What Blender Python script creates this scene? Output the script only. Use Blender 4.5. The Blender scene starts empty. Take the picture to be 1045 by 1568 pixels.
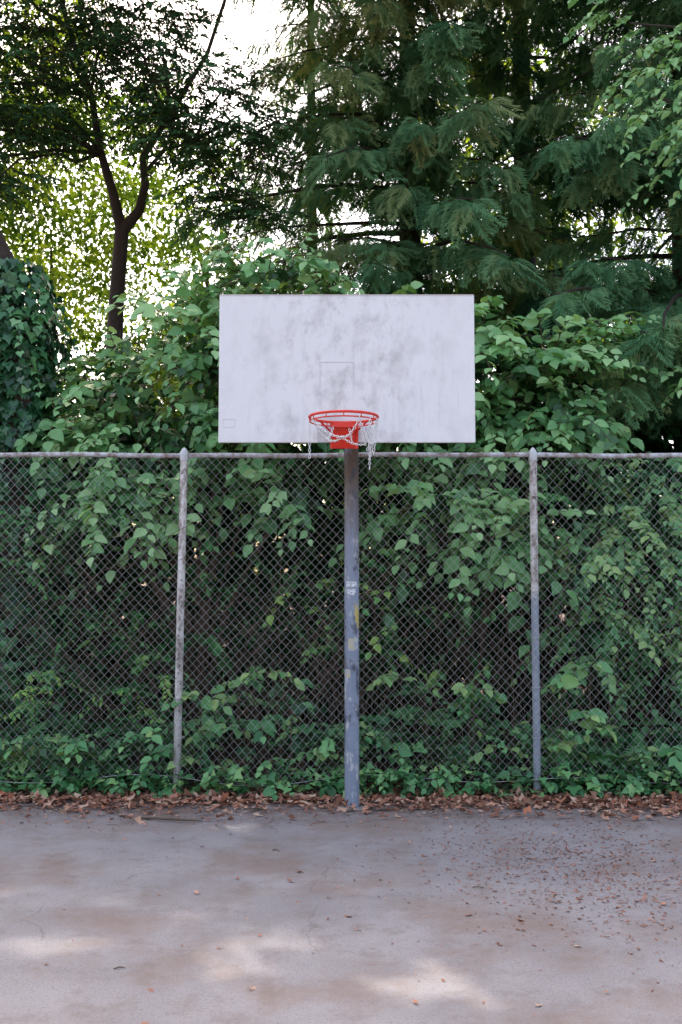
import bpy, math, numpy as np
from mathutils import Vector
rg=np.random.default_rng(7)
U=np.array([0,0,1.0])
def unit(a):
    a=np.asarray(a,float); return a/(np.linalg.norm(a,axis=-1,keepdims=True)+1e-9)
# ---------------------------------------------------------------- sun
EL=math.radians(55); AZ=(-.40,.917)
SUN=np.array([AZ[0]*math.cos(EL),AZ[1]*math.cos(EL),math.sin(EL)])
# court spots whose sun paths are carved clear of leaves to shape flecks
FLECK=[(.40,4.32,.21,.17),(-.36,4.86,.21,.14),(-.43,4.5,.13,.10),(-1.38,4.8,.23,.10),(-1.15,5.5,.19,.11),
       (.03,5.6,.12,.08),(-.77,7.0,.26,.12),(1.0,4.8,.12,.08),(-1.9,5.6,.2,.10),(.75,6.4,.12,.07),(-.75,5.2,.10,.07),(.35,5.0,.08,.05)]
def carve_mask(P,sc):
    g=P-SUN*(P[:,2:3]/SUN[2]); k=np.ones(len(P),bool)
    for (x,y,a,b) in FLECK:
        dx=(g[:,0]-x);dy=(g[:,1]-y);th=np.arctan2(dy,dx)
        w=1+.3*np.sin(3*th+x*9)+.2*np.sin(5*th+y*7)
        m=sc*.35+.03
        k&=~((dx/(a*w+m))**2+(dy/(b*w+m))**2<1)
    k|=P[:,2]<2.2
    k|=rg.random(len(P))<.01
    return k
# ---------------------------------------------------------------- soup
class Soup:
    def __init__(s): s.V=[];s.F=[];s.M=[];s.R=[];s.n=0
    def raw(s,V,F,mat,R):
        s.V.append(V);s.F.append(F+s.n);s.M.append(np.full(len(F),mat));s.R.append(R);s.n+=len(V)
    def leaves(s,T,P,d,up,sc,mat=0,rnd=None,carve=True):
        P=np.asarray(P,float);N=len(P)
        sc=np.broadcast_to(np.asarray(sc,float),(N,)).copy()
        if rnd is None: rnd=rg.random(N)
        d=np.broadcast_to(d,(N,3));up=np.broadcast_to(up,(N,3))
        if carve:
            k=carve_mask(P,sc); P=P[k];d=d[k];up=up[k];sc=sc[k];rnd=rnd[k];N=len(P)
        if N==0: return
        y=unit(d);z=unit(up-(up*y).sum(1,keepdims=True)*y);x=np.cross(y,z)
        TV,TF=T;n=len(TV)
        W=P[:,None,:]+sc[:,None,None]*(TV[None,:,0:1]*x[:,None]+TV[None,:,1:2]*y[:,None]+TV[None,:,2:3]*z[:,None])
        F=(TF[None]+np.arange(N)[:,None,None]*n).reshape(-1,4)
        s.raw(W.reshape(-1,3),F,mat,np.repeat(rnd,n))
    def tube(s,P,r,sides=5,mat=1):
        P=np.asarray(P,float);K=len(P);r=np.broadcast_to(r,(K,))
        t=unit(np.gradient(P,axis=0)); m=unit(t.mean(0))
        ref=np.array([1.,0,0]) if abs(m[0])<.8 else np.array([0,1.,0])
        a=unit(np.cross(t,ref));b=np.cross(t,a)
        an=np.arange(sides)*2*math.pi/sides
        V=P[:,None]+r[:,None,None]*(np.cos(an)[None,:,None]*a[:,None]+np.sin(an)[None,:,None]*b[:,None])
        i=np.arange(K-1)[:,None]*sides;j=np.arange(sides)[None];j2=(j+1)%sides
        F=np.stack([i+j,i+j2,i+sides+j2,i+sides+j],-1).reshape(-1,4)
        s.raw(V.reshape(-1,3),F,mat,np.full(K*sides,rg.random()))
    def build(s,name,mats,parent=None,smooth=False):
        V=np.concatenate(s.V);F=np.concatenate(s.F);M=np.concatenate(s.M);R=np.concatenate(s.R)
        me=bpy.data.meshes.new(name);me.vertices.add(len(V));me.vertices.foreach_set('co',V.astype(np.float32).ravel())
        me.loops.add(len(F)*4);me.loops.foreach_set('vertex_index',F.astype(np.int32).ravel())
        me.polygons.add(len(F));me.polygons.foreach_set('loop_start',np.arange(len(F),dtype=np.int32)*4)
        for m in mats: me.materials.append(m)
        me.polygons.foreach_set('material_index',M.astype(np.int32))
        if smooth: me.polygons.foreach_set('use_smooth',np.ones(len(F),bool))
        at=me.attributes.new('rnd','FLOAT','POINT');at.data.foreach_set('value',R.astype(np.float32))
        me.update(calc_edges=True)
        o=bpy.data.objects.new(name,me);bpy.context.scene.collection.objects.link(o)
        if parent: o.parent=parent
        return o
A=np.array
OVATE=(A([[0,0,0],[-.25,.16,.05],[-.36,.45,.08],[-.22,.78,.02],[0,1.05,-.14],[.22,.78,.02],[.36,.45,.08],[.25,.16,.05],[0,.5,.0]],float),
       A([[0,8,2,1],[8,4,3,2],[0,7,6,8],[8,6,5,4]]))
RHOMB=(A([[0,0,0],[-.27,.45,.09],[0,1,-.05],[.27,.45,.09]],float),A([[0,3,2,1]]))
IVY=(A([[0,.08,0],[-.32,-.08,.02],[-.52,.32,.05],[-.24,.5,.05],[0,.95,-.05],[.24,.5,.05],[.52,.32,.05],[.32,-.08,.02]],float),
     A([[0,3,2,1],[0,5,4,3],[0,7,6,5]]))
LITTER=(A([[0,0,0],[-.3,.35,.10],[-.1,.8,.03],[0,1.,.12],[.32,.5,.08],[0,.45,0]],float),A([[0,5,2,1],[5,4,3,2]]))
def frond_template(seed,n=13):
    r=np.random.default_rng(seed);V=[];F=[]
    def quad(b,d,L,w,zc):
        d=unit(d);s=np.array([-d[1],d[0],0]);k=len(V)
        V.extend([b,b+d*L*.5+s*w+U*zc*.3,b+d*L+U*-zc,b+d*L*.5-s*w+U*zc*.3]);F.append([k,k+3,k+2,k+1])
    for i in range(n):
        t=(i+.5)/n; b=A([0,t,-.22*t*t])
        L=(.42*(1-t)**.8+.10)*(.7+.5*r.random())
        for sg in (-1,1):
            if r.random()<.1: continue
            d=A([sg*(.75+.2*r.random()),.75,0.]);quad(b,d,L,.022+.012*r.random(),.06*r.random())
            b2=b+unit(d)*L*.45
            quad(b2,A([sg*.3,1,0.]),L*.5,.018,.05*r.random())
    quad(A([0,0,0.]),A([0,1.,0]),.5,.012,0)
    quad(A([0,.9,-.2]),A([0,1.,0]),.2,.03,.02)
    return (A(V),A(F))
FR=[frond_template(i) for i in range(3)]
def fern_template():
    V=[];F=[]
    for i in range(18):
        t=(i+.5)/18;z=.5*t-.75*t*t;L=.26*math.sin(math.pi*min(1,t*.85+.12))+.02
        for sg in(-1,1):
            k=len(V);b=A([0,t,z])
            V.extend([b,b+A([sg*L*.5,.03+.03,0.]),b+A([sg*L,.06,-.03]),b+A([sg*L*.5,-.005,0.])]);F.append([k,k+3,k+2,k+1])
    return (A(V),A(F))
FERN=fern_template()
def spray(S,T,base,d,L,n,size,droop=.4,mat=0,stem=1,face=(0,-.6,.75),fl=.38,rr=None):
    base=A(base,float);d=unit(d);t=np.linspace(.1,1,n)[:,None]
    P=base+d*L*t-U*droop*L*t*t
    tan=unit(d-2*droop*t*U);side=unit(np.cross(tan,U))
    sg=np.where(np.arange(n)%2==0,1,-1)[:,None]
    ld=tan*.6+side*sg*.85-U*.28+rg.normal(0,.22,(n,3)); ld[-1]=tan[-1]
    up=A(face)+rg.normal(0,fl,(n,3))
    sc=size*(.6+.65*rg.random(n))*np.where(t[:,0]>.85,.75,1)
    r=np.clip((rg.random() if rr is None else rr)+rg.normal(0,.17,n),0,1)
    S.leaves(T,P,ld,up,sc,0+mat,r)
    if stem is not None:
        tt=np.linspace(0,1,4)[:,None];S.tube(base+d*L*tt-U*droop*L*tt*tt,A([.006,.005,.004,.002])*(size/.12)**.5,3,stem)
def sph(n):
    return unit(rg.normal(0,1,(n,3)))
def lobe(S,T,c,r,n,size,nl=11,L=(.35,.7),droop=.45,front=.5,fill=300,fillT=None,rr=None,lo=.45):
    c=A(c,float);r=A(r,float);u=sph(n);u[:,1]-=front*rg.random(n);u[:,2]+=.25;u=unit(u)
    for i in range(n):
        q=rg.random();b=c+r*u[i]*(lo+.45*q)
        d=u[i]*A([1,1,.5])+rg.normal(0,.3,3)
        spray(S,T,b,d,rg.uniform(*L),nl,size*rg.uniform(.68,1.2),droop*rg.uniform(.6,1.3),rr=None if rr is None else np.clip(rr-.38+.6*q+.2*u[i][2]+rg.normal(0,.12),0,1))  # outer and upper sprays get lighter tones, painting light from above
    if fill:
        P=c+r*.8*sph(fill)*rg.random((fill,1))**.4
        S.leaves(fillT or T,P,rg.normal(0,1,(fill,3))+A([0,-.3,-.6]),A([0,-.3,.9])+rg.normal(0,.5,(fill,3)),size*(.7+.5*rg.random(fill)),0,rg.random(fill)*.2)  # inner fill leaves toned dark, painting the shade inside the bush
# ---------------------------------------------------------------- materials
def newmat(name):
    m=bpy.data.materials.new(name);m.use_nodes=True;nt=m.node_tree;nt.nodes.clear()
    return m,nt,nt.nodes,nt.links
def ramp(nd,stops):
    r=nd.new('ShaderNodeValToRGB');e=r.color_ramp.elements
    while len(e)<len(stops): e.new(.5)
    for i,(p,c) in enumerate(stops):
        e[i].position=p;e[i].color=(*c,1) if len(c)==3 else c
    return r
def leafmat(name,cols,tr=.3,rough=.45,trc=None,spec=.4):
    m,nt,nd,lk=newmat(name)
    at=nd.new('ShaderNodeAttribute');at.attribute_name='rnd'
    rp=ramp(nd,[(i/(len(cols)-1),c) for i,c in enumerate(cols)]);lk.new(at.outputs['Fac'],rp.inputs[0])
    if spec>0:
        p=nd.new('ShaderNodeBsdfPrincipled');p.inputs['Roughness'].default_value=rough;p.inputs['Specular IOR Level'].default_value=spec
        lk.new(rp.outputs[0],p.inputs['Base Color'])
    else:
        p=nd.new('ShaderNodeBsdfDiffuse');lk.new(rp.outputs[0],p.inputs[0])
    o=nd.new('ShaderNodeOutputMaterial')
    if tr<=0:
        lk.new(p.outputs[0],o.inputs[0]);return m
    t=nd.new('ShaderNodeBsdfTranslucent')
    mx=nd.new('ShaderNodeMix');mx.data_type='RGBA';mx.blend_type='MULTIPLY';mx.inputs[0].default_value=1
    lk.new(rp.outputs[0],mx.inputs[6]);mx.inputs[7].default_value=(*(trc or (2.2,1.9,.7)),1);lk.new(mx.outputs[2],t.inputs[0])
    ms=nd.new('ShaderNodeMixShader');ms.inputs[0].default_value=tr;lk.new(p.outputs[0],ms.inputs[1]);lk.new(t.outputs[0],ms.inputs[2])
    lk.new(ms.outputs[0],o.inputs[0]);return m
def noise(nd,lk,co,scale,detail=4,rough=.6,sc3=None):
    n=nd.new('ShaderNodeTexNoise');n.inputs['Scale'].default_value=scale;n.inputs['Detail'].default_value=detail;n.inputs['Roughness'].default_value=rough
    if sc3:
        mp=nd.new('ShaderNodeMapping');mp.inputs['Scale'].default_value=sc3;lk.new(co,mp.inputs[0]);co=mp.outputs[0]
    lk.new(co,n.inputs['Vector']);return n.outputs['Fac']
def mix(nd,lk,f,a,b,mode='MIX'):
    m=nd.new('ShaderNodeMix');m.data_type='RGBA';m.blend_type=mode
    for s,v in ((0,f),(6,a),(7,b)):
        if isinstance(v,(int,float)): m.inputs[s].default_value=v
        elif isinstance(v,tuple): m.inputs[s].default_value=(*v,1)
        else: lk.new(v,m.inputs[s])
    return m.outputs[2]
def rfac(nd,lk,f,a,b,lo=0,hi=1):
    r=nd.new('ShaderNodeMapRange');r.inputs[1].default_value=a;r.inputs[2].default_value=b;r.inputs[3].default_value=lo;r.inputs[4].default_value=hi
    lk.new(f,r.inputs[0]);return r.outputs[0]
def mul(nd,lk,a,b):
    m=nd.new('ShaderNodeMath');m.operation='MULTIPLY';lk.new(a,m.inputs[0]);lk.new(b,m.inputs[1]);return m.outputs[0]
def surf(name,build,rough=.7,metal=0,spec=.4,bump=None):
    m,nt,nd,lk=newmat(name);tc=nd.new('ShaderNodeTexCoord');co=tc.outputs['Object']
    p=nd.new('ShaderNodeBsdfPrincipled');p.inputs['Roughness'].default_value=rough;p.inputs['Metallic'].default_value=metal;p.inputs['Specular IOR Level'].default_value=spec
    c=build(nd,lk,co)
    if isinstance(c,tuple): p.inputs['Base Color'].default_value=(*c,1)
    else: lk.new(c,p.inputs['Base Color'])
    if bump:
        b=nd.new('ShaderNodeBump');b.inputs['Strength'].default_value=bump[1];b.inputs['Distance'].default_value=bump[2]
        lk.new(noise(nd,lk,co,bump[0],6),b.inputs['Height']);lk.new(b.outputs[0],p.inputs['Normal'])
    o=nd.new('ShaderNodeOutputMaterial');lk.new(p.outputs[0],o.inputs[0]);return m
M_hazel=leafmat('hazel_leaf',[(.022,.065,.022),(.07,.19,.065),(.16,.36,.13),(.30,.50,.22)],.2,.38,None,.5)
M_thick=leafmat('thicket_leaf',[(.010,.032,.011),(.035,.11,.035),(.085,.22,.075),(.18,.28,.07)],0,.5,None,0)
M_under=leafmat('undergrowth_leaf',[(.018,.065,.024),(.055,.18,.065),(.12,.30,.11),(.27,.41,.14)],.12,.42)
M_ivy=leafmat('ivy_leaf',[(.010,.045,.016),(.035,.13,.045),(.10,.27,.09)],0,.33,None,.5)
M_dark=leafmat('yew_leaf',[(.025,.06,.025),(.045,.105,.04),(.10,.18,.075)],.15,.5,None,0)
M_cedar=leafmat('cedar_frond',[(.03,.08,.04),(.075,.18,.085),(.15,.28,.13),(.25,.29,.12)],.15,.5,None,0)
M_far=leafmat('sunlit_leaf',[(.03,.075,.014),(.09,.17,.028),(.19,.27,.045)],.45,.5,None,0)
M_canopy=leafmat('shade_canopy_leaf',[(.04,.10,.03),(.07,.15,.05)],0,.5,None,0)
M_litter=leafmat('leaf_litter',[(.13,.06,.04),(.24,.11,.075),(.34,.17,.12),(.46,.32,.24),(.38,.12,.06)],0,.7,None,0)
M_bark=surf('bark',lambda nd,lk,co:mix(nd,lk,noise(nd,lk,co,6,6,.7,(3,3,.6)),(.015,.010,.008),(.075,.05,.038)),.9,bump=(14,.8,.03))
M_twig=surf('twig',lambda nd,lk,co:mix(nd,lk,noise(nd,lk,co,3,2),(.05,.035,.025),(.17,.115,.085)),.85)
# ---------------------------------------------------------------- helpers
def empty(name,loc=(0,0,0)):
    e=bpy.data.objects.new(name,None);bpy.context.scene.collection.objects.link(e);return e
def mesh(name,V,F,mat,parent=None,smooth=False):
    me=bpy.data.meshes.new(name);me.from_pydata([tuple(v) for v in V],[],F);me.update()
    if mat: me.materials.append(mat)
    if smooth:
        for p in me.polygons:p.use_smooth=True
    o=bpy.data.objects.new(name,me);bpy.context.scene.collection.objects.link(o)
    if parent:o.parent=parent
    return o
def box(name,c,s,mat,parent,bev=.003,rot=None):
    x,y,z=[q/2 for q in s]
    V=[(i*x,j*y,k*z) for i in(-1,1) for j in(-1,1) for k in(-1,1)]
    F=[(0,1,3,2),(4,6,7,5),(0,4,5,1),(2,3,7,6),(0,2,6,4),(1,5,7,3)]
    o=mesh(name,V,F,mat,parent);o.location=c
    if rot:o.rotation_euler=rot
    if bev:
        b=o.modifiers.new('b','BEVEL');b.width=bev;b.segments=2
    return o
def pipe(name,pts,r,mat,parent,sides=20):
    S=Soup();S.tube(pts,r,sides,0);o=S.build(name,[mat],parent,True);return o
def torus_soup(S,c,a,b,r,n=10,m=5,mat=0):
    an=np.linspace(0,2*math.pi,n,endpoint=False);c=A(c,float)
    C=c+np.cos(an)[:,None]*a+np.sin(an)[:,None]*b
    rad=unit(C-c);ax=unit(np.cross(a,b));ph=np.arange(m)*2*math.pi/m
    V=C[:,None]+r*(np.cos(ph)[None,:,None]*rad[:,None]+np.sin(ph)[None,:,None]*ax)
    i=np.arange(n)[:,None];j=np.arange(m)[None]
    F=np.stack([i*m+j,((i+1)%n)*m+j,((i+1)%n)*m+(j+1)%m,i*m+(j+1)%m],-1).reshape(-1,4)
    S.raw(V.reshape(-1,3),F,mat,np.full(n*m,.5))
# ---------------------------------------------------------------- ground
def soilc(nd,lk,co):
    a=mix(nd,lk,noise(nd,lk,co,2.5,6),(.025,.016,.012),(.09,.055,.04));return mix(nd,lk,rfac(nd,lk,noise(nd,lk,co,60,5),.5,.7),a,(.15,.09,.06))
M_soil=surf('forest_soil',soilc,.95,bump=(30,.8,.03))
xs=np.concatenate([np.linspace(-400,-20,8),np.linspace(-18,18,60),np.linspace(20,400,8)])
ys=np.concatenate([np.linspace(-400,-10,8),np.linspace(-8,40,70),np.linspace(45,600,8)])
V=[];F=[]
for j,y in enumerate(ys):
    for i,x in enumerate(xs):
        z=-.012
        if y>8.2 and abs(x)<60: z+=.05*math.sin(x*1.3+y)*math.sin(y*.9)*min(1,(y-8.2))+.03*min(1,(y-8.2))
        V.append((x,y,z))
nx=len(xs)
for j in range(len(ys)-1):
    for i in range(nx-1):
        a=j*nx+i;F.append((a,a+1,a+nx+1,a+nx))
mesh('ground',V,F,M_soil,smooth=True)
def asph(nd,lk,co):
    c=mix(nd,lk,rfac(nd,lk,noise(nd,lk,co,1.6,6,.65),.32,.68),(.172,.160,.170),(.244,.230,.241))
    c=mix(nd,lk,rfac(nd,lk,noise(nd,lk,co,110,4,.75),.38,.72,0,.55),c,(.36,.34,.345))
    c=mix(nd,lk,rfac(nd,lk,noise(nd,lk,co,60,5,.85),.54,.68,0,.65),c,(.065,.057,.058))
    st=rfac(nd,lk,noise(nd,lk,co,1.1,8,.70),.47,.62,0,.7)
    c=mix(nd,lk,st,c,(.19,.14,.118))
    s2=rfac(nd,lk,noise(nd,lk,co,4.3,9,.76),.51,.66,0,.6)
    c=mix(nd,lk,s2,c,(.155,.12,.108))
    s3=rfac(nd,lk,noise(nd,lk,co,.7,3,.5),.5,.75,0,.35)
    c=mix(nd,lk,s3,c,(.13,.12,.127))
    sx=nd.new('ShaderNodeSeparateXYZ');lk.new(co,sx.inputs[0])
    ed=rfac(nd,lk,sx.outputs[1],6.9,7.6,0,.85)
    c=mix(nd,lk,mul(nd,lk,ed,rfac(nd,lk,noise(nd,lk,co,5,6,.7),.3,.6)),c,(.13,.09,.075))
    nz=nd.new('ShaderNodeTexNoise');nz.inputs['Scale'].default_value=2.2;nz.inputs['Detail'].default_value=6;lk.new(co,nz.inputs['Vector'])
    dv=nd.new('ShaderNodeMix');dv.data_type='RGBA';dv.blend_type='LINEAR_LIGHT';dv.inputs[0].default_value=.22;lk.new(co,dv.inputs[6]);lk.new(nz.outputs['Color'],dv.inputs[7])
    v=nd.new('ShaderNodeTexVoronoi');v.feature='DISTANCE_TO_EDGE';v.inputs['Scale'].default_value=.45;lk.new(dv.outputs[2],v.inputs['Vector'])
    cr=rfac(nd,lk,v.outputs['Distance'],.0,.004,1,0)
    return mix(nd,lk,mul(nd,lk,cr,rfac(nd,lk,noise(nd,lk,co,1.3,2),.47,.58,0,.4)),c,(.07,.06,.06))
M_asph=surf('weathered_asphalt',asph,.85,spec=.25,bump=(110,.5,.006))
V=[];F=[];X=np.linspace(-30,30,400)
for x in X:
    e=7.86+.06*math.sin(x*2.1)+.04*math.sin(x*7.3)+.025*math.sin(x*17)
    V.append((x,-30,0));V.append((x,e-.25,0));V.append((x,e,-.006))
for i in range(len(X)-1):
    a=i*3;F.append((a,a+3,a+4,a+1));F.append((a+1,a+4,a+5,a+2))
mesh('asphalt_court',V,F,M_asph)
# ---------------------------------------------------------------- leaf litter
S=Soup();n=10500
Xl=rg.uniform(-6,6,n);Y=7.90+rg.normal(0,.23,n);Y-=.16*np.clip((Xl-.6)/2,0,1)+.08*np.sin(Xl*3)*rg.random(n)
P=np.stack([Xl,Y,np.where(Y<7.9,.004,-.004)+rg.random(n)*.03],1)
S.leaves(LITTER,P,rg.normal(0,1,(n,3))*A([1,1,.25]),U+rg.normal(0,.45,(n,3)),.02+.085*rg.random(n)**1.5,0,carve=False)
n=2600;Xl=rg.uniform(-6,6,n);P=np.stack([Xl,7.7-np.abs(rg.normal(0,.38,n)),.003+rg.random(n)*.006],1)
S.leaves(LITTER,P,rg.normal(0,1,(n,3))*A([1,1,.1]),U+rg.normal(0,.25,(n,3)),.006+.035*rg.random(n)**2,0,carve=False)
n=560;P=np.stack([rg.uniform(-4,4,n),rg.uniform(2.5,7.5,n),np.full(n,.003)],1)
S.leaves(LITTER,P,rg.normal(0,1,(n,3))*A([1,1,.1]),U+rg.normal(0,.3,(n,3)),.006+.055*rg.random(n)**3,0,.2+.8*rg.random(n),carve=False)
n=6500;P=np.stack([rg.normal(1.5,.55,n),rg.normal(6.1,.65,n),np.full(n,.003)],1)
S.leaves(LITTER,P,rg.normal(0,1,(n,3))*A([1,1,.06]),U+rg.normal(0,.2,(n,3)),.005+.028*rg.random(n)**3,0,rg.random(n)*.55,carve=False)
for i in range(200):
    x=rg.uniform(-4,4);y=7.85+rg.normal(0,.17) if i<192 else rg.uniform(4.5,7.5);L=rg.uniform(.05,.3) if i<192 else rg.uniform(.03,.10);a=rg.normal(0,.5)
    d=A([math.cos(a),math.sin(a),0]);c=A([x,y,.006]);S.tube([c-d*L/2,c+A([0,.01,.002]),c+d*L/2],A([.003,.0035,.002]),4,1)
S.tube([(-1.45,7.28,.012),(-1.25,7.2,.02),(-1.1,7.17,.02),(-.98,7.18,.012)],A([.007,.009,.008,.005]),5,1)
S.build('leaf_litter',[M_litter,M_twig])
# ---------------------------------------------------------------- basketball hoop
H=empty('basketball_hoop')
def boardc(nd,lk,co):
    c=mix(nd,lk,noise(nd,lk,co,1.5,3),(.69,.67,.68),(.76,.745,.755))
    s=nd.new('ShaderNodeSeparateXYZ');lk.new(co,s.inputs[0])
    g=nd.new('ShaderNodeMath');g.operation='ABSOLUTE';lk.new(s.outputs[0],g.inputs[0])
    cen=rfac(nd,lk,g.outputs[0],.1,.8,.9,.22)
    c=mix(nd,lk,mul(nd,lk,cen,rfac(nd,lk,noise(nd,lk,co,4.5,7,.68,(1,1,.8)),.48,.72)),c,(.40,.38,.38))
    c=mix(nd,lk,mul(nd,lk,cen,rfac(nd,lk,noise(nd,lk,co,13,9,.8,(1,1,.6)),.53,.72,0,.65)),c,(.25,.235,.235))
    st=rfac(nd,lk,noise(nd,lk,co,30,3,.5,(1,1,.06)),.58,.8,0,.25)
    c=mix(nd,lk,st,c,(.42,.41,.40))
    top=rfac(nd,lk,s.outputs[2],.518,.537,0,.7)
    return mix(nd,lk,top,c,(.22,.15,.12))
M_board=surf('painted_plywood',boardc,.55,bump=(25,.15,.004))
bd=box('backboard',(.042,7.06,3.228),(1.835,.022,1.078),M_board,H,.006)
M_fade=surf('faded_paint_line',lambda nd,lk,co:mix(nd,lk,noise(nd,lk,co,22,5),(.45,.43,.44),(.70,.69,.70)),.6)
for nm,c,s in (('target_line_top',(-.03,7.0475,3.27),(.24,.002,.005)),('target_line_side_1',(-.15,7.0475,3.17),(.005,.002,.2)),('target_line_side_2',(.09,7.0475,3.17),(.005,.002,.2)),
   ('pencil_box_top',(-.80,7.0475,2.857),(.085,.002,.003)),('pencil_box_bottom',(-.80,7.0475,2.80),(.085,.002,.003)),('pencil_box_side_1',(-.842,7.0475,2.828),(.003,.002,.054)),('pencil_box_side_2',(-.758,7.0475,2.828),(.003,.002,.054))):
    box(nm,c,s,M_fade,H,0)
M_red=surf('rim_red_paint',lambda nd,lk,co:mix(nd,lk,rfac(nd,lk,noise(nd,lk,co,30,5),.5,.75),(.70,.035,.018),(.42,.045,.025)),.4)
M_galv=surf('galvanised_steel',lambda nd,lk,co:mix(nd,lk,noise(nd,lk,co,20,5),(.38,.38,.40),(.6,.6,.61)),.45,.2)
M_chain=surf('chain_steel',lambda nd,lk,co:mix(nd,lk,noise(nd,lk,co,40,3),(.6,.6,.61),(.85,.85,.85)),.4,0)
RC=A([.018,6.70,2.815]);R=.232
S=Soup();torus_soup(S,RC,A([R,0,0]),A([0,R,0]),.0095,64,10)
torus_soup(S,RC-A([0,0,.030]),A([R*.985,0,0]),A([0,R*.985,0]),.005,64,8)
for a in np.linspace(0,2*math.pi,13)[:-1]:
    p=RC+A([R*math.cos(a),R*math.sin(a),-.006]);S.tube([p,p+A([0,0,-.014]),p+A([0,0,-.026])],.004,6,0)
S.build('rim',[M_red],H,True)
box('rim_neck',(RC[0],6.975,2.795),(.15,.12,.035),M_red,H,.004)
V=[(-.082,6.93,2.80),(.082,6.93,2.80),(-.082,7.045,2.80),(.082,7.045,2.80),(-.078,7.03,2.655),(.078,7.03,2.655),(-.078,7.045,2.655),(.078,7.045,2.655)]
mesh('rim_bracket',[(a+RC[0],b,c-.004) for a,b,c in V],[(0,1,5,4),(0,4,6,2),(1,3,7,5),(4,5,7,6)],M_red,H)
box('rim_back_plate',(RC[0]+.005,7.043,2.74),(.20,.008,.19),M_red,H,.002)
S=Soup()
for sx in(-1,1):
    S.tube([RC+A([sx*.16,.165,-.005]),A([RC[0]+sx*.09,7.0,2.76]),A([RC[0]+sx*.075,7.035,2.69])],.007,8,0)
S.build('rim_struts',[M_red],H,True)
for k,(x,z) in enumerate(((-.05,2.70),(.06,2.70))):
    pipe('bracket_bolt_%d'%(k+1),[(RC[0]+x,7.03,z),(RC[0]+x,7.0,z)],.009,M_galv,H,8)
box('mount_strap',(RC[0]-.135,7.040,2.745),(.10,.006,.11),M_galv,H,.002)
box('mount_strap_2',(RC[0]+.15,7.040,2.745),(.09,.006,.11),M_galv,H,.002)
S=Soup()
def chain(S,p,q,sag,ln=.024):
    p=A(p,float);q=A(q,float);L=np.linalg.norm(q-p)+sag*1.2;n=max(3,int(L/(ln*.8)))
    t=np.linspace(0,1,n);Pp=p+(q-p)*t[:,None]-U*(4*sag*t*(1-t))[:,None]
    T=unit(np.gradient(Pp,axis=0))
    for i in range(n):
        ref=unit(np.cross(T[i],A([.3,1,.2])));b=ref if i%2 else np.cross(T[i],ref)
        torus_soup(S,Pp[i],T[i]*ln*.5,b*ln*.3,.0028,8,4)
def rp(a): return RC+A([R*math.cos(a),R*math.sin(a),-.03])
pi=math.pi
K1=rp(pi*1.4)+A([.06,.06,-.13]);K2=rp(-.25)+A([-.05,.03,-.26]);K3=rp(pi*.98)+A([.1,0,-.1])
for a_,b_,s_ in ((rp(pi*.98),rp(pi*.98)+A([.0,0,-.24]),0),(rp(-.05),rp(-.05)+A([-.03,0,-.22]),0),(rp(-.25),K2,0),(rp(-.7),K2,.02),(rp(pi*1.15),K1,.03),(rp(pi*1.65),K1,.04),
   (rp(pi*1.65),rp(-.25)+A([-.08,.03,-.16]),.03),(rp(pi*.3),rp(-.05)+A([-.03,0,-.15]),.04),(rp(pi*.6),K3,.04),(K3,rp(pi*1.15),.02),(K3,K1,.03),(rp(pi*1.9),rp(pi*1.9)+A([-.06,0,-.20]),.0),(rp(pi*1.78),rp(-.25)+A([-.08,.03,-.16]),.0),(K1,rp(-.25)+A([-.08,.03,-.16]),.02),(rp(pi*.45),rp(pi*.45)+A([.02,-.03,-.1]),0),(K2,K2+A([0,0,-.06]),0)):
    chain(S,a_,b_,s_)
S.build('chain_net',[M_chain],H)
def polec(nd,lk,co):
    s=nd.new('ShaderNodeSeparateXYZ');lk.new(co,s.inputs[0])
    c=mix(nd,lk,noise(nd,lk,co,7,6,.6,(1,1,.3)),(.14,.17,.24),(.28,.31,.39))
    c=mix(nd,lk,rfac(nd,lk,noise(nd,lk,co,14,8,.7,(1,1,.5)),.54,.60,0,.85),c,(.46,.46,.47))
    up=rfac(nd,lk,s.outputs[2],1.7,2.5,0,.95)
    c=mix(nd,lk,mul(nd,lk,up,rfac(nd,lk,noise(nd,lk,co,9,7,.7,(1,1,.25)),.32,.5)),c,(.10,.065,.045))
    dk=rfac(nd,lk,noise(nd,lk,co,4.5,7,.7,(1,1,.6)),.54,.60,0,.85)
    c=mix(nd,lk,dk,c,(.045,.05,.075))
    ye=rfac(nd,lk,noise(nd,lk,co,11,5,.6,(1,1,.5)),.6,.66)
    b=mul(nd,lk,rfac(nd,lk,s.outputs[2],1.05,1.12),rfac(nd,lk,s.outputs[2],1.55,1.5))
    return mix(nd,lk,mul(nd,lk,b,ye),c,(.45,.36,.12))
M_pole=surf('weathered_pole_paint',polec,.5,.1,bump=(20,.2,.004))
px,py=.082,7.62
z=list(np.linspace(-.05,2.45,26));pts=[(px,py,q) for q in z]
for t in np.linspace(.1,1,10):
    pts.append((px-.01*t,py-.42*t*t,2.45+.62*t))
pipe('pole',pts,.0555,M_pole,H,28)
box('pole_mount_plate',(.06,7.13,3.06),(.30,.02,.30),M_galv,H)
for sx in(-1,1):
    box('board_frame_rail_%d'%(1 if sx<0 else 2),(.042+sx*.45,7.095,3.22),(.05,.04,.98),M_galv,H)
    pipe('board_brace_%d'%(1 if sx<0 else 2),[(.08,7.40,2.88),(.042+sx*.45,7.12,3.5)],.018,M_galv,H,8)
box('board_cross_rail',(.042,7.12,3.06),(1.0,.03,.06),M_galv,H)
M_paper=surf('sticker_paper',lambda nd,lk,co:mix(nd,lk,rfac(nd,lk,noise(nd,lk,co,60,2,.5,(1,1,3)),.52,.56),(.62,.64,.68),(.12,.12,.16)),.5)
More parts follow.
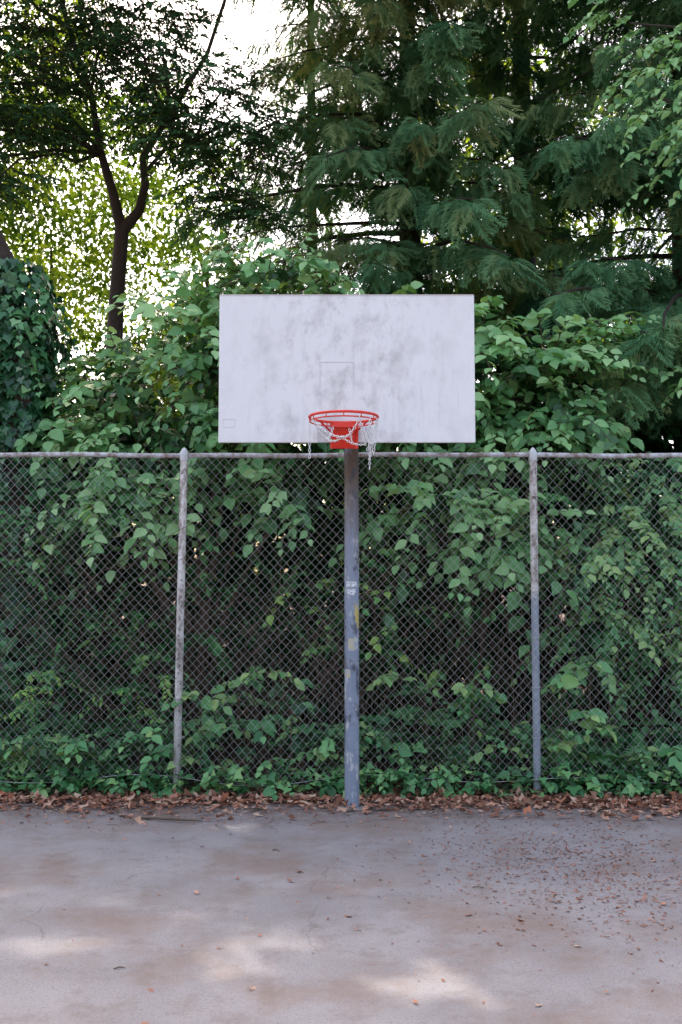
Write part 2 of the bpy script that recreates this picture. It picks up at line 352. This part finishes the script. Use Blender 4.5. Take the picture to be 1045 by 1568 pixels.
def sticker(name,z0,z1,a0,a1,mat,r=.0572):
    an=np.linspace(a0,a1,9);V=[];F=[]
    for a in an:
        V+= [(px+r*math.sin(a),py-r*math.cos(a),z0),(px+r*math.sin(a),py-r*math.cos(a),z1)]
    for i in range(8):F.append((2*i,2*i+2,2*i+3,2*i+1))
    mesh(name,V,F,mat,H,True)
sticker('sticker_1',1.66,1.70,-.8,.8,M_paper);sticker('sticker_2',1.60,1.645,-.6,.6,M_paper)
M_yel=surf('torn_yellow_sticker',lambda nd,lk,co:mix(nd,lk,rfac(nd,lk,noise(nd,lk,co,25,5),.45,.6),(.45,.40,.24),(.33,.35,.40)),.6)
sticker('sticker_3',1.18,1.27,-.5,.4,M_yel);sticker('sticker_4',.98,1.04,-1.1,-.2,M_yel)
an=np.arange(14)
V=[(px+.13*math.cos(a*2*pi/14)*(1+.15*math.sin(a*2.3)),py+.10*math.sin(a*2*pi/14),.004) for a in an]+[(px+.07*math.cos(a*2*pi/14),py+.07*math.sin(a*2*pi/14),.02) for a in an]
mesh('pole_footing',V,[(i,(i+1)%14,14+(i+1)%14,14+i) for i in range(14)],surf('concrete',lambda nd,lk,co:mix(nd,lk,noise(nd,lk,co,30,6),(.12,.1,.09),(.26,.24,.23)),.9),H)
# ---------------------------------------------------------------- chain link fence
FE=empty('chain_link_fence');FY=8.12
M_wire=surf('fence_wire',lambda nd,lk,co:mix(nd,lk,noise(nd,lk,co,2.5,5),(.34,.33,.33),(.68,.67,.67)),.5,.1)
w=.034;hh=.037;ncol=int(15/w);K=int(2.62/hh)
cx=-7.5+np.arange(ncol)*w;kz=np.arange(K+1)
zig=np.where((kz[None,:]+np.arange(ncol)[:,None])%2==0,.5,-.5)*w
PX=cx[:,None]+zig;PZ=2.71-kz[None]*hh+0*PX
sag=.012*np.sin(PX*2.1)+.008*np.sin(PX*5.3)
low=(kz[None]/K)**2
PZ=PZ+sag*(.3+low)+low*.02*np.sin(PX*3.7+1)
PYf=FY-.035+.018*np.sin(PX*1.7+PZ*1.3)+.012*np.sin(PX*4+PZ*3)+ .05*low*np.sin(PX*2.9)+.003*np.sign(zig)
C=np.stack([PX,PYf,PZ],-1);off=.0018*np.array([[0,-1,0],[.87,.5,0],[-.87,.5,0]])
Vf=(C[:,:,None]+off).reshape(-1,3)
ci=np.arange(ncol)[:,None,None]*(K+1)*3;ki=np.arange(K)[None,:,None]*3;j=np.arange(3)[None,None]
Ff=np.stack([ci+ki+j,ci+ki+(j+1)%3,ci+ki+3+(j+1)%3,ci+ki+3+j],-1).reshape(-1,4)
S=Soup();S.raw(Vf,Ff,0,np.full(len(Vf),.5))
X=np.linspace(-7.5,7.5,140);S.tube(np.stack([X,FY-.03+.05*np.sin(X*2.9),.12+.03*np.sin(X*3.7+1)+.012*np.sin(X*2.1)],1),.0028,4,0)
S.build('chain_mesh',[M_wire],FE)
def postc(lowblue):
    def f(nd,lk,co):
        s=nd.new('ShaderNodeSeparateXYZ');lk.new(co,s.inputs[0])
        c=mix(nd,lk,rfac(nd,lk,noise(nd,lk,co,11,9,.8,(1,1,.45)),.46,.58),(.66,.63,.62),(.24,.19,.17))
        c=mix(nd,lk,rfac(nd,lk,noise(nd,lk,co,30,5,.7),.56,.64,0,.85),c,(.08,.06,.05))
        if lowblue: c=mix(nd,lk,rfac(nd,lk,s.outputs[2],1.62,1.55,0,.8),c,(.20,.24,.31))
        else: c=mix(nd,lk,rfac(nd,lk,s.outputs[2],.9,.3,0,.6),c,(.12,.10,.08))
        return c
    return f
M_postA=surf('mossy_post_paint',postc(False),.75,bump=(40,.3,.004));M_postB=surf('post_paint_blue_base',postc(True),.7,bump=(40,.3,.004))
M_rail=surf('rail_steel',lambda nd,lk,co:mix(nd,lk,rfac(nd,lk,noise(nd,lk,co,9,8,.75),.42,.58),(.50,.50,.54),(.20,.15,.13)),.6,.1)
for k,x in enumerate((-7.1,-4.2,-1.305,1.575,4.45,7.3)):
    pipe('post_%d'%(k+1),[(x-(.015 if k==2 else 0),FY,-.05),(x,FY,1.3),(x+(.018 if k==2 else 0),FY,2.72)],.031,(M_postA if k!=3 else M_postB),FE,18)
    xx=x+(.018 if k==2 else 0)
    pipe('post_cap_%d'%(k+1),[(xx,FY,2.69),(xx,FY,2.72),(xx,FY,2.755),(xx,FY,2.785),(xx,FY,2.80)],A([.036,.037,.036,.02,.004]),M_galv,FE,18)
    S=Soup()
    for z in (2.4,2.05,1.65,1.25,.85,.45): torus_soup(S,(xx-.01*(k==2),FY-.004,z),A([.037,0,.004]),A([0,.039,0]),.0025,16,4)
    S.build('post_ties_%d'%(k+1),[M_wire],FE)
X=np.linspace(-7.5,7.5,120)
pipe('top_rail',np.stack([X,FY+0*X,2.735+.004*np.sin(X*1.9)+.003*np.sin(X*5)],1),.0205,M_rail,FE,14)
# ---------------------------------------------------------------- undergrowth behind the fence
S=Soup()
def massfill(S,T,n,x,y,zf,size,rr=(0,.5),face=(0,-.4,.8)):
    X=rg.uniform(*x,n);Yv=rg.uniform(*y,n);Z=rg.random(n)*zf(X,Yv)
    S.leaves(T,np.stack([X,Yv,Z],1),rg.normal(0,1,(n,3))+A([0,-.3,-.6]),A(face)+rg.normal(0,.5,(n,3)),size*(.6+.7*rg.random(n)),0,rg.uniform(*rr,n))
massfill(S,OVATE,15500,(-8,8),(10.3,12.3),lambda X,Y:3.7+.35*np.sin(X*1.7)+.2*np.sin(X*4)+.5*(X>2.0),.17,(0,.12))  # backing rows: low leaf tones paint the thicket's inner shade
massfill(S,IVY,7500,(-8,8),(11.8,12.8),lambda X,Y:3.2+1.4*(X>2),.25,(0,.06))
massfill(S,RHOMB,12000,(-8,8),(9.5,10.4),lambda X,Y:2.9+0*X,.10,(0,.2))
for i in range(1000):
    x=rg.uniform(-6,6);y=rg.uniform(8.6,10.0);h=rg.uniform(.8,2.8);a=rg.normal(0,.55);b=rg.normal(-.1,.2)
    t=np.linspace(0,1,5)[:,None];S.tube(A([x,y,0.])+A([a,b,0])*h*t**1.7+U*h*(t-.18*t*t)+rg.normal(0,.02,(5,3)),A([.007,.006,.005,.004,.002])*rg.uniform(.4,1.2),3,1)
def sprays(S,T,n,x,y,z,size,L=(.3,.6),nl=11,droop=.5,rr=None,outy=-.6):
    for i in range(n):
        b=A([rg.uniform(*x),rg.uniform(*y),rg.uniform(*z)])
        spray(S,T,b,A([rg.normal(0,.7),outy+rg.normal(0,.3),rg.normal(.15,.3)]),rg.uniform(*L),nl,size,droop,rr=None if rr is None else np.clip(rr+rg.normal(0,.15),0,1))
def clumps(S,T,nc,ns,x,y,z,size,nl,rr):
    for i in range(nc):
        c=A([rg.uniform(*x),rg.uniform(*y),rg.uniform(*z)]);q=rr+rg.normal(0,.12)
        for k in range(ns):
            spray(S,T,c+rg.normal(0,.14,3),A([rg.normal(0,.7),-.6,rg.normal(.2,.3)]),rg.uniform(.3,.6),nl,size*rg.uniform(.8,1.2),.5,rr=np.clip(q+rg.normal(0,.1),0,1))
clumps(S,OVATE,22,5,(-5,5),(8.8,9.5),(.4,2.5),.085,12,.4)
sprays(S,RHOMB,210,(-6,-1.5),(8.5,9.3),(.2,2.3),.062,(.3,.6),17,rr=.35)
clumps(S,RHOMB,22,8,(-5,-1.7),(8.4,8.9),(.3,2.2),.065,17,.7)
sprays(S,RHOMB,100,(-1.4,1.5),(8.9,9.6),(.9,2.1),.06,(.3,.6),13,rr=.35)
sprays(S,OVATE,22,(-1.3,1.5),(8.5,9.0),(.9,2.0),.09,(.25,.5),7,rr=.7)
S.build('bramble_thicket',[M_thick,M_twig])
S=Soup()
for c,r,n in (((2.75,9.1,1.9),(.7,.5,.55),150),((3.3,9.2,1.0),(1.0,.6,.85),150),((2.3,8.95,1.15),(.35,.35,.35),50),((4.6,9.3,1.5),(1.2,.7,1.2),130),((3.2,9.4,2.5),(.9,.6,.5),105),((2.2,8.9,1.75),(.3,.25,.3),30)):
    lobe(S,OVATE,c,r,n,.082,12,(.25,.5),.7,.9,330,rr=.64)
S.build('ivy_hedge',[M_under,M_twig])
S=Soup()
for i in range(600):
    x=rg.uniform(-5,5);y=rg.uniform(8.18,9.0);big=math.exp(-((x+.75)/.55)**2)+.8*math.exp(-((x-.9)/.6)**2)
    h=rg.uniform(.1,.45)+.55*big*rg.random()
    b=A([x,y,h]);a=rg.uniform(0,2*pi)
    spray(S,OVATE if rg.random()<.6 else IVY,b,A([math.cos(a),math.sin(a)-.4,.5]),rg.uniform(.2,.4),8,rg.uniform(.05,.125),.5,face=(0,-.4,.9),rr=rg.uniform(.0,.8))
    S.tube([(x,y,0),(x+.01,y,h*.6),b],.003,3,1)
for (x,y,z,s) in ((-1.15,8.25,.75,.15),(-1.0,8.3,.5,.14),(-.85,8.4,.85,.12),(-1.2,8.22,.25,.13),(-.6,8.3,.95,.13),(1.8,8.2,.85,.17),(1.9,8.22,.6,.15),(2.05,8.25,1.0,.15),(2.15,8.2,.5,.15),(1.75,8.2,.35,.13),(1.3,8.25,.35,.1),(-.2,8.25,.3,.1),(.5,8.3,.9,.12),(1.1,8.3,.8,.11)):
    for k in range(3): spray(S,OVATE,(x,y,z),A([rg.normal(0,1),-.3,.3]),rg.uniform(.16,.28),5,s*.9,.5,rr=.8)
    S.tube([(x,y+.1,0),(x,y+.05,z*.6),(x,y,z)],.004,4,1)
n=2000;P=np.stack([rg.uniform(-5,5,n),8.0+np.abs(rg.normal(0,.2,n)),rg.uniform(.02,.2,n)],1)
S.leaves(IVY,P,rg.normal(0,1,(n,3))*A([1,1,.3])+A([0,-.4,0]),A([0,-.4,1])+rg.normal(0,.3,(n,3)),rg.uniform(.03,.09,n),0)
for i in range(110):
    x=rg.uniform(-4,4);spray(S,IVY if i%2 else OVATE,(x,8.1,rg.uniform(.03,.22)),A([rg.normal(0,.7),-.8,.15]),rg.uniform(.1,.30),6,rg.uniform(.05,.11),.4,face=(0,-.5,.85),rr=rg.uniform(.2,.8))
S.build('undergrowth_plants',[M_under,M_twig])
S=Soup()
for (x,y,s,n) in ((-3.0,8.6,.75,10),(-2.0,8.5,.6,9),(2.25,8.4,.6,10),(2.6,8.6,.6,8),(-.1,8.9,.6,8),(1.0,8.6,.5,8),(-2.6,8.35,.45,7)):
    for k in range(n):
        a=rg.uniform(0,2*pi);d=A([[math.cos(a),math.sin(a)-.3,rg.uniform(.5,1.1)]])
        S.leaves(FERN,[(x,y,.05)],d,[U+A([0,-.2,0])],s*rg.uniform(.7,1.1),0,A([rg.random()]))
S.build('fern_plants',[M_under])
# ---------------------------------------------------------------- hazel bushes
def stems(S,root,tops,r0=.02):
    for tp in tops:
        root=A(root,float);tp=A(tp,float);t=np.linspace(0,1,7)[:,None]
        P=root+(tp-root)*A([1,1,0])*t**1.6+U*(tp[2]-root[2])*(t**.85);S.tube(P+rg.normal(0,.015,(7,3)),np.linspace(r0,.006,7),5,1)
S=Soup()
LB=[((-2.2,9.7,3.45),(.5,.5,.55),58),((-1.4,9.7,3.85),(.6,.6,.7),92),((-.75,9.85,4.5),(.5,.5,.6),76),((-.15,9.9,4.15),(.45,.5,.6),62),((-1.9,9.4,2.95),(.65,.4,.36),66),((-1.0,9.4,3.15),(.65,.4,.36),62),((-.2,9.4,2.9),(.65,.35,.3),38),((-2.75,9.7,3.0),(.45,.5,.45),35),((-1.05,9.2,3.75),(.3,.3,.3),22),((-2.05,9.0,2.42),(.4,.2,.18),26),((-.5,9.1,2.45),(.3,.2,.16),12)]
for c,r,n in LB: lobe(S,OVATE,c,r,n,.14,10,(.35,.8),.5,.6,150,rr=.66)
sprays(S,OVATE,26,(-2.3,-1.3),(8.75,9.2),(2.1,2.7),.12,(.3,.6),10,rr=.7)
stems(S,(-1.4,9.9,0),[c for c,_,_ in LB for _ in range(2)])
S.build('hazel_bush',[M_hazel,M_twig])
S=Soup()
LB=[((1.25,9.6,3.8),(.5,.5,.6),68),((1.95,9.6,3.6),(.5,.5,.5),62),((1.75,9.45,2.95),(.6,.4,.4),68),((.75,9.5,3.3),(.55,.5,.7),50),((.3,9.8,4.0),(.5,.5,.5),38),((.95,8.95,2.38),(.45,.2,.2),36),((1.45,8.85,2.05),(.38,.18,.2),28),((2.05,9.3,3.2),(.3,.3,.3),20)]
for c,r,n in LB: lobe(S,OVATE,c,r,n,.14,10,(.35,.8),.5,.6,140,rr=.66)
for k in range(42):
    b=A([rg.uniform(1.9,2.35),rg.uniform(9.3,9.8),rg.uniform(3.75,4.25)]);spray(S,OVATE,b,A([1.,-.2+rg.normal(0,.2),.3+rg.normal(0,.15)]),rg.uniform(.4,.95),12,.125,.35,rr=.8)
stems(S,(1.3,9.9,0),[c for c,_,_ in LB for _ in range(2)])
S.build('hazel_bush',[M_hazel,M_twig])
# ---------------------------------------------------------------- ivy covered trunk
S=Soup()
tp=[(-2.98,9.3,0),(-2.98,9.3,2),(-3.04,9.3,3.6),(-3.22,9.25,4.7),(-3.7,9.2,5.7),(-4.9,9.4,9.5)]
S.tube(tp,A([.26,.22,.18,.14,.11,.08]),12,1)
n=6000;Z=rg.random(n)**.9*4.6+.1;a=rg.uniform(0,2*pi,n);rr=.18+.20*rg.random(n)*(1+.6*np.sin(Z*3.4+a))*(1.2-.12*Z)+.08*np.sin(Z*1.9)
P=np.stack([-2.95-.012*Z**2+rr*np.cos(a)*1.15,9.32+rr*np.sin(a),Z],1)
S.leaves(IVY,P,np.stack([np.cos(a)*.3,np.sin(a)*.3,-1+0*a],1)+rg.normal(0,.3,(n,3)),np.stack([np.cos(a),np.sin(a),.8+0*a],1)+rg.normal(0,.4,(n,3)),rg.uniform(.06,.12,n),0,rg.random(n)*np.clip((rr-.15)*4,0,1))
for k in range(120):
    z=rg.uniform(1.5,4.4);a=rg.uniform(0,2*pi);spray(S,IVY,(-2.95-.012*z*z+.3*math.cos(a),9.3+.3*math.sin(a),z),(math.cos(a),math.sin(a),-.2),rg.uniform(.15,.45),10,.09,1.0)
S.build('ivy_covered_tree',[M_ivy,M_bark])
# ---------------------------------------------------------------- forked tree with flat dark foliage
S=Soup()
S.tube([(-2.78,12,0),(-2.80,12,3),(-2.76,12,5.0),(-2.70,12,6.05)],A([.15,.12,.095,.085]),10,1)
L1=[(-2.70,12,6.0),(-2.80,11.95,6.45),(-2.95,11.9,6.95),(-3.05,11.8,7.6),(-3.3,11.6,8.4),(-3.6,11.5,9.6)]
L2=[(-2.70,12,6.0),(-2.48,11.95,6.25),(-2.40,11.9,6.55),(-2.42,11.8,6.85),(-2.1,11.7,7.3),(-1.6,11.5,8.0),(-1.2,11.4,9.2)]
L3=[(-2.42,11.9,6.7),(-2.15,11.85,6.98),(-1.8,11.8,7.05),(-1.2,11.6,7.3)]
S.tube(L1,A([.075,.06,.05,.04,.03,.02]),8,1);S.tube(L2,A([.08,.06,.05,.045,.035,.025,.02]),8,1);S.tube(L3,A([.03,.025,.02,.012]),6,1)
def flatclump(S,c,r,n,size=.07,rr=.4,thin=.38):
    c=A(c,float)
    for i in range(n):
        q=sph(1)[0]*rg.random()**.5*r;q[2]*=thin;d=q*A([1,1,.3])+rg.normal(0,.25,3)*A([1,1,.3])
        spray(S,RHOMB,c+q,d,rg.uniform(.35,.6),22,size,.3,stem=1,face=(0,-.5,.85),fl=.3,rr=np.clip(rr+rg.normal(0,.22),0,1))
def limb(S,a,b,r=.03):
    a=A(a,float);b=A(b,float);t=np.linspace(0,1,5)[:,None];P=a+(b-a)*t+U*.15*np.linalg.norm(b-a)*(t*(1-t));P[1:4]+=rg.normal(0,.05,(3,3));S.tube(P,np.linspace(r,.008,5),5,1)
YC=[(-4.1,10.6,7.8,.8),(-3.4,10.5,7.9,.8),(-3.5,10.6,7.2,.75),(-4.0,10.6,6.7,.7),(-3.3,10.7,6.7,.5),(-2.6,10.4,7.9,.7),(-2.6,10.6,7.35,.65),(-2.0,10.5,7.85,.55),(-1.85,10.5,7.25,.65),(-1.3,10.4,6.95,.6),(-1.1,10.5,6.35,.55),(-1.65,10.4,6.45,.5),(-.8,10.6,6.65,.42),(-3.7,10.4,6.0,.4),(-1.95,10.6,6.75,.5),(-1.3,10.6,5.9,.4),(-.9,10.6,5.7,.3),
    (-4.6,11,9.0,1.0),(-3.3,10.8,8.9,.9),(-5.4,11,7.6,.9),(-5.3,11,6.4,.8),(-3.0,11.6,8.2,.7),(-3.6,11.5,7.3,.6)]
for x,y,z,r in YC:
    st=L1[min(5,2+int(z-6.5))] if x<-2.6 else L2[min(6,4+int(z-7))] if z>7 else L3[2]
    limb(S,st,(x,y,z),.028);flatclump(S,(x,y,z),r,int(138*r))
S.build('yew_tree',[M_dark,M_bark])
# ---------------------------------------------------------------- cedars
def cedar(name,x,y,h,r0,zlo,nb,L0,seedrr,dens=26,front=.45):
    S=Soup();S.tube([(x,y,0),(x+.05,y,h*.3),(x,y,h*.6),(x,y,h)],A([r0,r0*.8,r0*.5,.03]),12,1)
    for i in range(nb):
        z=zlo+(h-zlo)*(i/nb)**1.05;a=rg.uniform(0,2*pi) if rg.random()>front else -pi/2+rg.normal(0,.6)
        L=L0*(1-.75*(z-zlo)/(h-zlo))*rg.uniform(.6,1.15);d=A([math.cos(a),math.sin(a),0])
        t=np.linspace(0,1,7)[:,None];dr=rg.uniform(.3,.55)
        f=lambda t:A([x,y,z])+d*L*t+U*L*(.12*t-dr*t*t+.12*t**3)
        S.tube(f(t)+rg.normal(0,.015,(7,3)),np.linspace(.035,.006,7)*(L/2.5),5,1)
        nf=int(dens*L);tt=rg.uniform(.12,1,nf)[:,None];P=f(tt);side=A([-d[1],d[0],0]);sg=rg.choice([-1,1],nf)[:,None]
        P=P+side*sg*rg.random((nf,1))*.38*(1.1-tt)-U*.12*rg.random((nf,1))
        fd=d*.55+side*sg*rg.uniform(.2,.9,(nf,1))-U*rg.uniform(.25,1.4,(nf,1))+rg.normal(0,.18,(nf,3))
        up=U*.8+d*.4+A([0,-.4,0])+rg.normal(0,.35,(nf,3));base=rg.random()
        for k in range(3):
            m=np.arange(nf)%3==k
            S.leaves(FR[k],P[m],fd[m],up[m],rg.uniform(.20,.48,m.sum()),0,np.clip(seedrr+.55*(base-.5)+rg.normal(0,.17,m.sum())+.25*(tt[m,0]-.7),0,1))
    return S.build(name,[M_cedar,M_bark])
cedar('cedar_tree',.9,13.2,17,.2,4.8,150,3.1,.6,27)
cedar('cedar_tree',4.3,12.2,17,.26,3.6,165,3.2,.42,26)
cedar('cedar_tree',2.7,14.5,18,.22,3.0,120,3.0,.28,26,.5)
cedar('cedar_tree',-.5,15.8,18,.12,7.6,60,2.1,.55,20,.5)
# ---------------------------------------------------------------- overhanging maple on the right
S=Soup()
S.tube([(6.2,9.6,0),(6.1,9.6,3),(5.8,9.5,6),(5.2,9.4,8.5),(4.6,9.4,10)],A([.2,.17,.14,.1,.05]),10,1)
for c in ((3.2,9.2,6.9),(2.95,9.2,6.3),(3.3,9.2,5.9),(2.8,9.3,7.1),(3.5,9.2,6.4),(4.2,9.3,7.5),(4.5,9.3,6.5),(3.6,9.2,3.75),(5,9.4,5)):
    limb(S,(5.8,9.5,max(3,c[2]-.4)),c,.025)
    for k in range(10): spray(S,OVATE,A(c)+rg.normal(0,.2,3),A([-.8+rg.normal(0,.3),-.3,-.1+rg.normal(0,.3)]),rg.uniform(.3,.55),11,.10,.6,rr=.8)
S.build('shade_canopy_tree',[M_hazel,M_bark])
# ---------------------------------------------------------------- unseen canopy tree, added above the view to shade the court
S=Soup()
S.tube([(-6.8,14.5,0),(-6.7,14.4,5),(-6.2,14.2,9),(-5,13.6,12),(-3,13.2,13.2),(0,13,14)],A([.4,.33,.28,.2,.14,.06]),12,1)
for b in ((-3,10.5,9.6),(-1,11,10.4),(1,12,11.5),(-5,12,11),(-7,11,10),(2.5,11,10.5),(-4,16,13.4),(0,16,13.4)): limb(S,(-4.6,13.5,11.8),b,.08)
n=30000;X=rg.uniform(-9.5,3.5,n);Yv=rg.uniform(9.4,18,n)
Z=1.7+.66*Yv+.3+rg.random(n)*2.0
P=np.stack([X,Yv,Z],1)
S.leaves(IVY,P,rg.normal(0,1,(n,3))*A([1,1,.4]),U+rg.normal(0,.35,(n,3)),rg.uniform(.14,.24,n),0)
S.build('shade_canopy_tree',[M_canopy,M_bark])
# ---------------------------------------------------------------- distant sunlit woodland
S=Soup()
def far(n,xr,yr,zr,sz,nc,rad):
    for i in range(nc):
        c=A([rg.uniform(*xr),rg.uniform(*yr),rg.uniform(*zr)]);q=sph(n)*rg.random((n,1))**.5*rad*A([1,1,.55])
        S.leaves(RHOMB,c+q,rg.normal(0,1,(n,3))+A([0,0,-.4]),U+rg.normal(0,.5,(n,3)),sz*rg.uniform(.6,1.3,n),0,np.clip(rg.random()+rg.normal(0,.2,n),0,1))
far(170,(-13,-4.6),(20,28),(4,16.0),.18,300,1.2)
far(150,(-4.8,-2.2),(21,28),(3,11.3),.17,85,1.1)
far(150,(-3,4),(22,27),(2,8.6),.17,70,1.2)
far(150,(2.5,14),(20,27),(2,16),.19,180,1.3)
for i in range(16):
    x=rg.uniform(-13,13);y=rg.uniform(24,28);h=rg.uniform(8,14);S.tube([(x,y,0),(x+rg.normal(0,.4),y,h*.3),(x+rg.normal(0,.5),y,h*.6),(x+rg.normal(0,.8),y,h)],A([.2,.16,.11,.03]),7,1)
S.build('distant_trees',[M_far,M_bark])
# ---------------------------------------------------------------- sky, sun, camera
sc=bpy.context.scene
wd=bpy.data.worlds.new('World');sc.world=wd;wd.use_nodes=True;nt=wd.node_tree;bg=nt.nodes['Background']
sk=nt.nodes.new('ShaderNodeTexSky');sk.sky_type='NISHITA';sk.sun_disc=False;sk.sun_elevation=EL;sk.sun_rotation=math.atan2(AZ[0],AZ[1])%(2*pi)
sk.air_density=1.0;sk.dust_density=5.0;sk.ozone_density=1.0
wb=nt.nodes.new('ShaderNodeMix');wb.data_type='RGBA';wb.blend_type='MULTIPLY';wb.inputs[0].default_value=1;wb.inputs[7].default_value=(1.08,1.0,.90,1)
nt.links.new(sk.outputs[0],wb.inputs[6]);nt.links.new(wb.outputs[2],bg.inputs[0]);bg.inputs[1].default_value=.62
l=bpy.data.lights.new('sun','SUN');l.energy=5;l.angle=math.radians(.6);l.color=(1,.92,.80)
lo=bpy.data.objects.new('sun',l);sc.collection.objects.link(lo);lo.rotation_euler=Vector(SUN).to_track_quat('Z','Y').to_euler();lo.location=(-8,18,25)
cd=bpy.data.cameras.new('camera');co=bpy.data.objects.new('camera',cd);sc.collection.objects.link(co)
co.location=(0,0,1.7);co.rotation_euler=(math.radians(94),0,0)
cd.sensor_fit='VERTICAL';cd.sensor_height=36;cd.lens=35;cd.clip_end=2000
cd.dof.use_dof=True;cd.dof.focus_distance=7.4;cd.dof.aperture_fstop=5.6
sc.camera=co
sc.view_settings.view_transform='Standard';sc.view_settings.look='None';sc.view_settings.exposure=0;sc.view_settings.gamma=1
